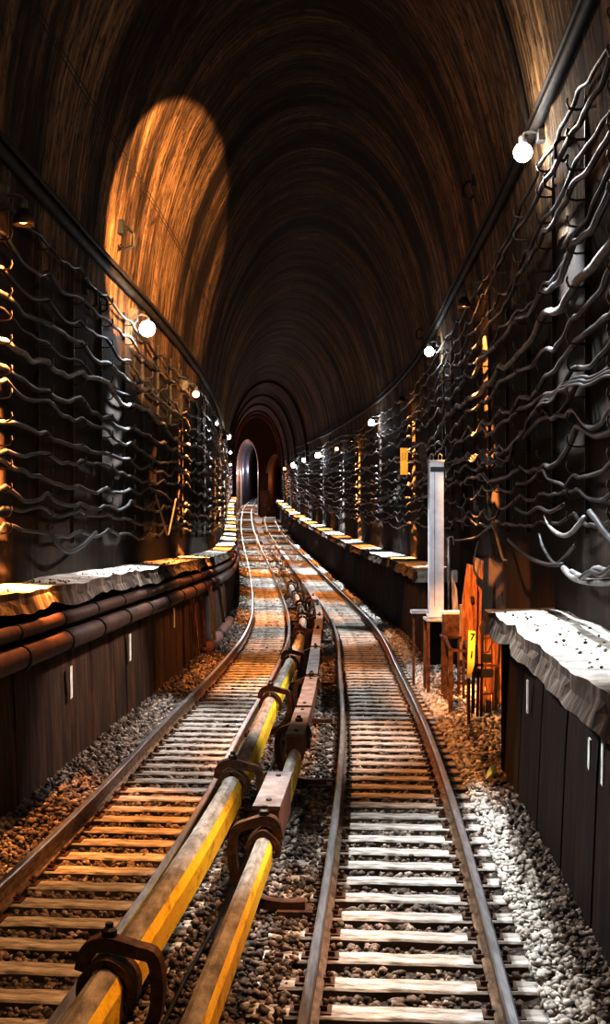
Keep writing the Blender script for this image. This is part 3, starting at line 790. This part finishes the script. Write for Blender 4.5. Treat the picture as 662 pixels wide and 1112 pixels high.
# light pools of the shaded lamps, laid by added spots away from the bulbs: (track, wall side, Y, half extent, colour, strength)
POOLE = 7000
pools = [(RT, 13, 4.6, 'W', .95), (RT, 20.8, 3.4, 'O', .8), (RT, 29, 4.2, 'W', .8), (RT, 40, 5.5, 'O', .7), (RT, 53.5, 4.6, 'W', 1.2), (RT, 64, 4.0, 'O', 1.), (RT, 72, 3.2, 'W', 1.4), (RT, 79, 2.8, 'O', 1.), (RT, 86, 3, 'W', 1.4), (RT, 93, 3, 'O', 1.), (RT, 101, 3.4, 'W', 1.4), (RT, 109, 3, 'O', 1.), (RT, 117, 3.6, 'W', 1.5), (RT, 126, 3.6, 'O', 1.), (RT, 136, 4, 'W', 1.6), (RT, 147, 4, 'O', 1.1), (RT, 159, 5, 'W', 1.6), (RT, 172, 5, 'O', 1.1), (RT, 186, 5, 'W', 1.6),
         (LT, 10.5, 4.2, 'A', .6), (LT, 22, 4.6, 'W', .9), (LT, 32.5, 4.5, 'O', .75), (LT, 43.5, 5.2, 'W', 1.1), (LT, 52.5, 3.4, 'O', .9), (LT, 60, 3.8, 'W', 1.3), (LT, 67.5, 3.0, 'O', 1.), (LT, 75.5, 3.6, 'W', 1.4), (LT, 84, 3.4, 'O', 1.), (LT, 92, 3.2, 'W', 1.4), (LT, 100, 3.4, 'O', 1.), (LT, 108.5, 3.6, 'W', 1.5), (LT, 118, 4, 'O', 1.), (LT, 128, 4, 'W', 1.6), (LT, 139, 4.5, 'O', 1.1), (LT, 151, 5, 'W', 1.7), (LT, 164, 5, 'O', 1.1), (LT, 178, 6, 'W', 1.8), (LT, 193, 5, 'O', 1.1), (LT, 209, 6, 'W', 1.8), (LT, 226, 6, 'O', 1.2), (LT, 244, 7, 'W', 2.)]
for line, Yc_, ext, cc, e in pools:
    side = -1 if line is RT else 1; ol = WL if line is RT else WR
    if Yc_ > 190: src = fr(line, Yc_, 0, 9)
    elif Yc_ > 45: src = fr(line, Yc_+.5, -side*1.38, 8.9)
    else: src = fr(ol, Yc_+1.0, side*(UP-.75), 8.7)
    tgt = fr(line, Yc_, (2.0 if Yc_ == 13 else .35 if line is RT else -.35), 0); D = (src-tgt).length
    spot('lamp_pool', src, tgt, POOLE*e*(1 if Yc_ < 80 else 2.2), WHT if cc == 'W' else ((1, .52, .21) if cc == 'A' else ORG), 2*math.degrees(math.atan((ext+.9)/D)), .45, .12)
# added spot brightening the pale ledge and ballast strip up close
spot('lamp_ledge', fr(WR, 15.0, 1.50, 9.4), fr(WR, 12.6, 1.52, 0), 5000, WHT, 46, .4, .06)
spot('lamp_cabinet', fr(WR, 20.0, .6, 7.6), at(474, 585, 28), 2700, WHT, 26, .5, .1)  # added spot, no lamp there, to brighten the cabinet front
spot('lamp_boards', fr(WR, 19.5, .6, 5.0), at(526, 700, 25.5), 5200, ORG, 36, .5, .1)  # added orange fill for the boards and rusty panel
for Yq, e_, ext_ in ((15.8, 8500, 2.9), (32, 7000, 3.8), (51, 6000, 4)):
    spot('lamp_verge', fr(WL, Yq+.5, -1.35, 9.0), fr(WL, Yq, -1.45, 0), e_, ORG, 2*math.degrees(math.atan(ext_/9)), .4, .08)  # spots without fixtures, added for the orange bands along the left wall
spot('lamp_spill', fr(WR, 18, 1.6, 7.5), fr(WL, 22, -1.7, 1.0), 1500, ORG, 62, .8, .1)  # weak added fill that warms the left low wall
spot('lamp_verge', fr(WL, 23.5, -1.35, 9.0), fr(WL, 23.2, -1.45, 0), 2600, WHT, 40, .4, .08)  # white fill added between the orange bands
spot('lamp_sign', fr(WR, 38, .8, 7.0), at(438.5, 501, 44.5), 1500, (1.0, .62, .25), 16, .5, .1)  # added fill so the ochre sign shows bright
# unseen orange spot placed to outline the lit patch on the left vault
spot('flood', (3.1, 17.6, 8.6), (-3.95, 30.5, 10.7), 60000, (1.0, .58, .25), 31, .12, .1)
# tube lamps beyond the junction
for (Y, k) in ((207, 'w'), (216, 'o'), (226, 'w'), (240, 'o'), (254, 'w'), (272, 'w')):
    for sd in (-1, 1):
        p = Vector((LT(Y)+.1+sd*1.45, Y, GZ(Y)+6.8)); col = (.62, .72, 1.0) if k == 'w' else ORG
        point('tube_glow', p, 1100, col, .12)
point('tube_glow', Vector((RT(212)+1.2, 212, GZ(212)+5.5)), 700, ORG, .2)
point('tube_glow', Vector((MID(190)-.2, 190, GZ(190)+12.5)), 500, (1, .2, .08), .2)

# ------------------------------------------------------------------ left side: pipes, stickers, posts
for k, (z, r, o) in enumerate(((1.95, .16, 1.60), (2.28, .11, 1.66))):
    lab = 'thick rusty pipe slung along the wall under the ledge' if k == 0 else 'thinner rusty pipe tucked right under the ledge'
    t = thing('wall_pipe', lab, 'pipe', fr(WL, 10, -o, z))
    MB().tube([fr(WL, y, -o, z+.01*nl(y)) for y in yrange(Y0, 95, 1, 2)], r, 14).build('pipe_run', M['pipe'], t, smooth=True)
    for Y in [6+2.4*i for i in range(14)]:
        q = MB(); q.tube([fr(WL, Y-.04, -o, z), fr(WL, Y+.04, -o, z)], r*1.16, 14); q.build('collar', M['darkiron'], t)
for Y, z, h, tilt, lab in ((19.0, 1.2, .52, .05, 'faded white marker strip on the low wall, on the panel closest to the viewer'), (24.1, 1.25, .55, .06, 'faded white marker strip on the low wall, second one along'), (30, 1.42, .5, .03, 'faded white marker strip on the low wall near the leaning posts')):
    p = fr(WL, Y, -LO_L+.0, z); R = Matrix.Rotation(-tang(WL, Y), 3, 'Z') @ Matrix.Rotation(tilt, 3, 'X')
    q = MB(); q.box(p, (.02, .17, h), R); tag(q.build('marker_strip', M['white']), lab, 'marker')
for Y, z, h, lab in ((16.1, 1.4, .45, 'pale marker strip under the ledge, beside the rusty panel'), (10.8, 1.62, .55, 'pale marker strip under the broken edge of the snow-pale ledge'), (11.5, 1.5, .3, 'short scratched marker strip beside the longer pale one')):
    p = fr(WR, Y, LO_R+.04, z); R = Matrix.Rotation(-tang(WR, Y), 3, 'Z') @ Matrix.Rotation(.1, 3, 'X')
    q = MB(); q.box(p, (.02, .1, h), R); tag(q.build('marker_strip', M['white']), lab, 'marker')
# leaning posts
for (a, c, w, m, lab) in (((207, 640, 32.5), (214, 712, 32.5), .14, 'wood', 'orange board leaning against the pipes where the wall recedes'), ((228, 636, 36), (233, 695, 36), .1, 'greywood', 'slim grey post standing beyond the leaning orange board'),
                       ((236, 628, 39), (243, 676, 39), .1, 'greywood', 'short slim post behind the grey post'), ((217, 640, 34), (222, 703, 34), .12, 'rust', 'dark iron post between the leaning board and the grey post')):
    q = MB(); q.bar(at(*a), at(*c), w, w*.6); tag(q.build('leaning_post', M[m]), lab, 'post')
for (y0, y1, lab) in ((35.8, 40.6, 'large dusty pipe length lying beside the rail, the closer one'), (41.2, 47.5, 'large dusty pipe length lying beside the rail, the one behind')):
    q = MB(); pts = [fr(WL, y, -1.62, .02) for y in (y0, (y0+y1)/2, y1)]
    q.tube(pts, .2, 16); tag(q.build('loose_pipe', M['boxside'], smooth=True), lab, 'pipe')

# ------------------------------------------------------------------ right side: cabinet and clutter
Yc = 28.0
lo = at(466, 670, Yc); hi = at(482, 501, Yc)
cx = (lo.x+hi.x)/2; cw_ = hi.x-lo.x
t = thing('signal_cabinet', 'tall narrow light grey metal cabinet with a black band near its top', 'cabinet', (cx, Yc+.2, lo.z))
q = MB(); q.box((cx, Yc+.2, (lo.z+hi.z)/2), (cw_, .4, hi.z-lo.z)); o = q.build('cabinet_body', M['cabinet'], t)
bv = o.modifiers.new('Bevel', 'BEVEL'); bv.width = .02; bv.segments = 2
q = MB(); q.box((cx+.015, Yc+.2, hi.z-.19), (cw_-.02, .405, .12)); q.build('black_band', M['black'], t)
q = MB(); q.box((cx, Yc+.2, hi.z+.015), (cw_+.03, .43, .04)); q.build('cap', M['cabinet'], t)
q = MB(); q.box((cx, Yc+.2, lo.z+.02), (cw_+.06, .46, .06)); q.build('plinth', M['cabinet'], t)
for dx in (-.1, .1):
    q = MB(); c = Vector((cx+dx, Yc+.2, hi.z+.03))
    q.tube([c+Vector((-.04, 0, 0)), c+Vector((-.04, 0, .12)), c+Vector((0, 0, .17)), c+Vector((.04, 0, .12)), c+Vector((.04, 0, 0))], .014, 6); q.build('lifting_eye', M['cabinet'], t, smooth=True)
q = MB(); q.box((cx-.05, Yc-.006, (lo.z+hi.z)/2), (.012, .012, hi.z-lo.z-.5)); q.build('door_seam', M['fitting'], t)
# stand of the cabinet
t = thing('cabinet_stand', 'dusty iron platform under the tall grey cabinet', 'stand', (cx, Yc, -.2))
a = at(447, 664, Yc+.4); q = MB()
q.box((cx+.05, Yc+.2, lo.z-.06), (.62, .9, .06)); q.build('platform', M['ledge'], t)
for dx in (-.22, .3):
    for dy in (-.22, .6):
        q = MB(); q.bar((cx+dx, Yc+dy, lo.z-.08), (cx+dx, Yc+dy, -.26), .07); q.build('leg', M['rust'], t)
t = thing('small_shelf', 'small grey shelf on two legs beside the foot of the cabinet', 'shelf', (at(455, 690, Yc+1.6)))
p = at(455, 664, Yc+1.6)
q = MB(); q.box(p, (.42, .5, .08)); q.build('shelf_board', M['cabinet'], t)
for dx in (-.14, .14):
    q = MB(); q.bar(p+Vector((dx, 0, -.04)), Vector((p.x+dx, p.y, -.22)), .06); q.build('leg', M['rust'], t)
# long rail of the stand running towards the viewer
t = thing('equipment_frame', 'rusty angle-iron frame standing in front of the grey cabinet', 'frame', (3.05, 25.5, -.2))
A = [at(483, 692, 26.6), at(503, 692, 26.8), at(508, 707, 24.6), at(489, 706, 24.5)]
for i in range(4):
    q = MB(); q.bar(A[i], A[(i+1) % 4], .06); q.build('top_bar', M['rust'], t)
    q = MB(); q.bar(A[i], Vector((A[i].x, A[i].y, -.24)), .09 if i in (0, 3) else .06, .06); q.build('leg', M['rust'], t)
q = MB(); q.bar(Vector((A[3].x, A[3].y, .5)), Vector((A[2].x, A[2].y, .45)), .05); q.build('cross_bar', M['rust'], t)
# brown box with white lid
p0 = at(489, 690, 27.3); p1 = at(489, 667, 27.3)
t = thing('relay_box', 'brown box with a white lid beside the foot of the grey cabinet', 'box', p0)
q = MB(); q.box((p0+p1)/2+Vector((.02, .15, 0)), (.36, .4, p1.z-p0.z)); q.build('box_body', M['rust'], t)
q = MB(); q.box(p1+Vector((.02, .15, .03)), (.42, .46, .06)); q.build('lid', M['white'], t)
t = thing('box_stand', 'iron stand carrying the brown box with the white lid', 'stand', (p0.x, p0.y, -.2))
q = MB(); q.box(p0+Vector((.02, .15, -.03)), (.46, .5, .05)); q.build('tray', M['rust'], t)
for dx in (-.17, .2):
    q = MB(); q.bar(p0+Vector((dx, .1, -.05)), Vector((p0.x+dx, p0.y+.1, -.24)), .07); q.build('leg', M['rust'], t)
# thin pipe post right of the cabinet
q = MB(); q.tube([at(487, 584, 28.6), at(487, 672, 28.6)], .03, 8); q.tube([at(487, 584, 28.6), at(491, 583, 28.6), at(492, 592, 28.6)], .025, 8)
tag(q.build('hook_pole', M['fitting'], smooth=True), 'thin hooked pole standing close beside the grey cabinet', 'pole')
# boards
def board(poly, Y, th, m, name, label, dy=0, cat='board'):
    q = MB(); n = len(poly)
    fr_ = [at(x, y, Y+dy*(y-poly[0][1])/100) for x, y in poly]
    q.v = fr_+[v+Vector((0, th, 0)) for v in fr_]
    q.face(range(n)); q.face([n+i for i in range(n)][::-1])
    for i in range(n): q.face((i, n+i, n+(i+1) % n, (i+1) % n))
    o = q.build(name, M[m]); 
    if label: tag(o, label, cat)
    return o
board([(507, 612), (515, 614), (518, 640), (517, 700), (501, 700), (502, 650)], 26.2, .08, 'wood', 'leaning_board', 'tall tapering orange-brown board leaning against the wall behind the yellow post sign')
board([(514, 604), (525, 609), (524, 630), (515, 628)], 26.8, .06, 'wood', 'leaning_board', 'short broken board end nailed atop the tall leaning board')
board([(517, 634), (523, 640), (522, 690), (515, 700)], 26.5, .06, 'wood', 'leaning_board', 'narrow board beside the tall tapering board')
board([(499, 656), (507, 657), (507, 720), (499, 716)], 26.9, .06, 'greywood', 'leaning_board', 'grey board standing low behind the equipment frame')
board([(490, 620), (496, 640), (498, 668), (491, 668)], 27.9, .05, 'greywood', 'leaning_board', 'grey splintered board between the hooked pole and the tall board')
hang([at(519, 588, 26), at(516, 600, 26), at(514, 612, 26), at(517, 625, 26), at(527, 633, 26)], .02, 'loose_wire', 'cable_mid', 'wire dangling down over the top of the tall board', 'wire')
q = MB(); q.box(at(512.5, 651, 26.1), (.07, .03, .14)); tag(q.build('latch_plate', M['black']), 'small black latch plate on the tall tapering board', 'latch')
# rusty panel under the ledge end, with iron rack
t = thing('rusty_panel', 'curved orange-red rusty corrugated panel leaning under the end of the ledge', 'panel', at(538, 776, 25))
for i, (x0, x1, t0, t1, b0, b1) in enumerate(((519, 527, 682, 681, 770, 774), (527, 534, 681, 683, 775, 778), (534, 541, 683, 687, 778, 776), (541, 551, 687, 700, 776, 756))):
    q = MB(); n = 6; Yb = 24.6+.12*i
    poly = [(x0, t0), (x1-.8, t1)] + ([(551, 718), (550, 735), (546, 768)] if i == 3 else []) + [(x1-.8-(4 if i == 3 else 0), b1), (x0, b0)]
    F = [at(x, y, Yb) for x, y in poly]; nn = len(F)
    q.v = F+[v+Vector((0, .06, 0)) for v in F]
    q.face(range(nn)); q.face([nn+k for k in range(nn)][::-1])
    for k in range(nn): q.face((k, nn+k, nn+(k+1) % nn, (k+1) % nn))
    q.build('panel_board', M['wood'], t)
t = thing('iron_rack', 'thin black iron rack with rungs in front of the rusty panel', 'rack', at(524, 780, 23.6))
Yr = 23.6
for (a, c, w) in (((524, 680), (522, 778), .05), ((543, 694), (538, 760), .04), ((514, 722), (513, 775), .06), ((519, 726), (518, 778), .05)):
    q = MB(); q.bar(at(*a, Yr), at(*c, Yr), w); q.build('upright', M['darkiron'], t)
for (a, c, w) in (((524, 694), (544, 689), .035), ((524, 709), (530, 708), .03), ((513, 722), (542, 723), .05), ((523, 754), (536, 753), .035), ((530, 708), (538, 692), .03)):
    q = MB(); q.bar(at(*a, Yr), at(*c, Yr), w); q.build('rung', M['rust'], t)
q = MB(); q.bar(at(516, 731, Yr), at(535, 731, Yr), .1, .16); q.build('switch_block', M['black'], t)
q = MB(); q.box(at(529, 715, Yr), (.14, .12, .16)); q.build('switch_knob', M['black'], t)
# yellow post sign with digits
def text_mesh(body, size, m, parent, loc, name='lettering', rz=0.):
    cu = bpy.data.curves.new('txt', 'FONT'); cu.body = body; cu.size = size; cu.align_x = 'CENTER'; cu.align_y = 'CENTER'; cu.extrude = .006
    ob = bpy.data.objects.new('txt', cu); COL.objects.link(ob); dg = bpy.context.evaluated_depsgraph_get(); dg.update()
    me = bpy.data.meshes.new_from_object(ob.evaluated_get(dg)); bpy.data.objects.remove(ob)
    me.transform(Matrix.Rotation(math.pi/2, 4, 'X')); me.materials.clear(); me.materials.append(m)
    o = bpy.data.objects.new(name, me); COL.objects.link(o); o.parent = parent; o.location = Vector(loc)-parent_world(parent); o.rotation_euler = (0, rz, 0); return o
t = thing('post_sign', 'narrow upright yellow number sign reading 7 over 1 on a rusty post', 'sign', at(511, 760, 23.0))
Ys = 23.0; F = [at(508.6, 684.5, Ys), at(516, 685.5, Ys), at(515, 722, Ys), at(510.3, 737, Ys), at(507, 736, Ys)]
q = MB(); q.v = F+[v+Vector((0, .03, 0)) for v in F]; nn = 5
q.face(range(nn)); q.face([nn+k for k in range(nn)][::-1])
for k in range(nn): q.face((k, nn+k, nn+(k+1) % nn, (k+1) % nn))
t_ = q.build('sign_board', M['sign'], t)
text_mesh('7', .2, M['black'], t_, at(512.3, 692, Ys)+Vector((0, -.012, 0)), rz=.1)
text_mesh('1', .2, M['black'], t_, at(511.7, 711, Ys)+Vector((0, -.012, 0)), rz=.1)
q = MB(); q.bar(at(509, 734, Ys+.05), Vector((at(509, 734, Ys).x, Ys+.05, -.25)), .05); q.build('post', M['rust'], t)
# small ochre sign on the wall far along
Ys = 44.5; p = at(438.5, 501, Ys)
t = thing('wall_sign', 'small upright ochre number sign reading 11 on a bracket before the cable wall', 'sign', p)
q = MB(); q.box(p, (8.2/FPX*Ys, .04, 29/FPX*Ys)); t_ = q.build('sign_board', M['signo'], t)
text_mesh('11', .5, M['black'], t_, at(438.4, 496, Ys)+Vector((0, -.03, 0))).scale = (.42, 1, .9)
q = MB(); q.bar(at(442, 501, Ys), at(452, 501, Ys), .05); q.build('bracket', M['fitting'], t)
# dark flat plate hanging left of the cabinet top
t = thing('slotted_plate', 'dark slotted metal plate hanging tilted beside the top of the grey cabinet', 'plate', at(460, 496, 31))
board([(454, 488), (459, 481), (463, 490), (463, 512), (459, 514), (456, 500)], 31, .05, 'fitting', 'plate', None).parent = t
for ch in [o for o in bpy.data.objects if o.parent == t]: ch.location = -t.location
# scrap on the ballast
q = MB(); p = at(532, 839, 17.6); q.v = [p+Vector(v) for v in ((-.07, 0, -.1), (.02, .03, -.12), (.09, 0, .02), (.07, .02, .13), (0, -.03, .1), (-.04, .02, .02), (.02, -.06, 0))]
q.face((0, 1, 6)); q.face((1, 2, 6)); q.face((2, 3, 6)); q.face((3, 4, 6)); q.face((4, 5, 6)); q.face((5, 0, 6)); q.face((0, 5, 4, 3, 2, 1))
tag(q.build('rag', M['orange_pl']), 'small crumpled yellow rag on the ballast beside the low wall', 'rag')
# pillar at the junction
p = Vector(((286.5-CX)/FPX*193, 193, GZ(193)))
t = thing('junction_pillar', 'dark square pillar with a paler casing standing between the tracks at the junction', 'pillar', p)
q = MB(); q.box(p+Vector((0, .5, 3.2)), (1.3, 1.2, 7.4)); q.build('shaft', M['lowwall'], t)
q = MB(); q.box(p+Vector((.2, -.2, 1.9)), (1.6, .6, 4.2)); q.build('casing', M['boxside'], t)

# ------------------------------------------------------------------ light fill, camera, world
w = bpy.data.worlds.new('World'); scene.world = w; w.use_nodes = True
w.node_tree.nodes['Background'].inputs[0].default_value = (.9, .6, .4, 1); w.node_tree.nodes['Background'].inputs[1].default_value = .004
# warm fill added above the near tunnel, out of view
point('lamp_behind', (-1.6, 6.0, 9.5), 800, (1.0, .60, .32), .6)
cam = bpy.data.cameras.new('Camera'); co = bpy.data.objects.new('Camera', cam); COL.objects.link(co)
co.location = (0, 0, CAMZ); co.rotation_euler = (math.pi/2, 0, 0)
cam.sensor_fit = 'VERTICAL'; cam.sensor_height = 24; cam.lens = FPX/1112*24
cam.shift_y = (CY-556)/1112; cam.clip_end = 600; cam.clip_start = .1
scene.camera = co
scene.view_settings.view_transform = 'Standard'; scene.view_settings.look = 'None'; scene.view_settings.exposure = 0.3; scene.view_settings.gamma = 0.76
try:
    scene.cycles.use_denoising = True; scene.cycles.max_bounces = 4; scene.cycles.diffuse_bounces = 1; scene.cycles.glossy_bounces = 2; scene.cycles.sample_clamp_indirect = 4
except Exception: pass
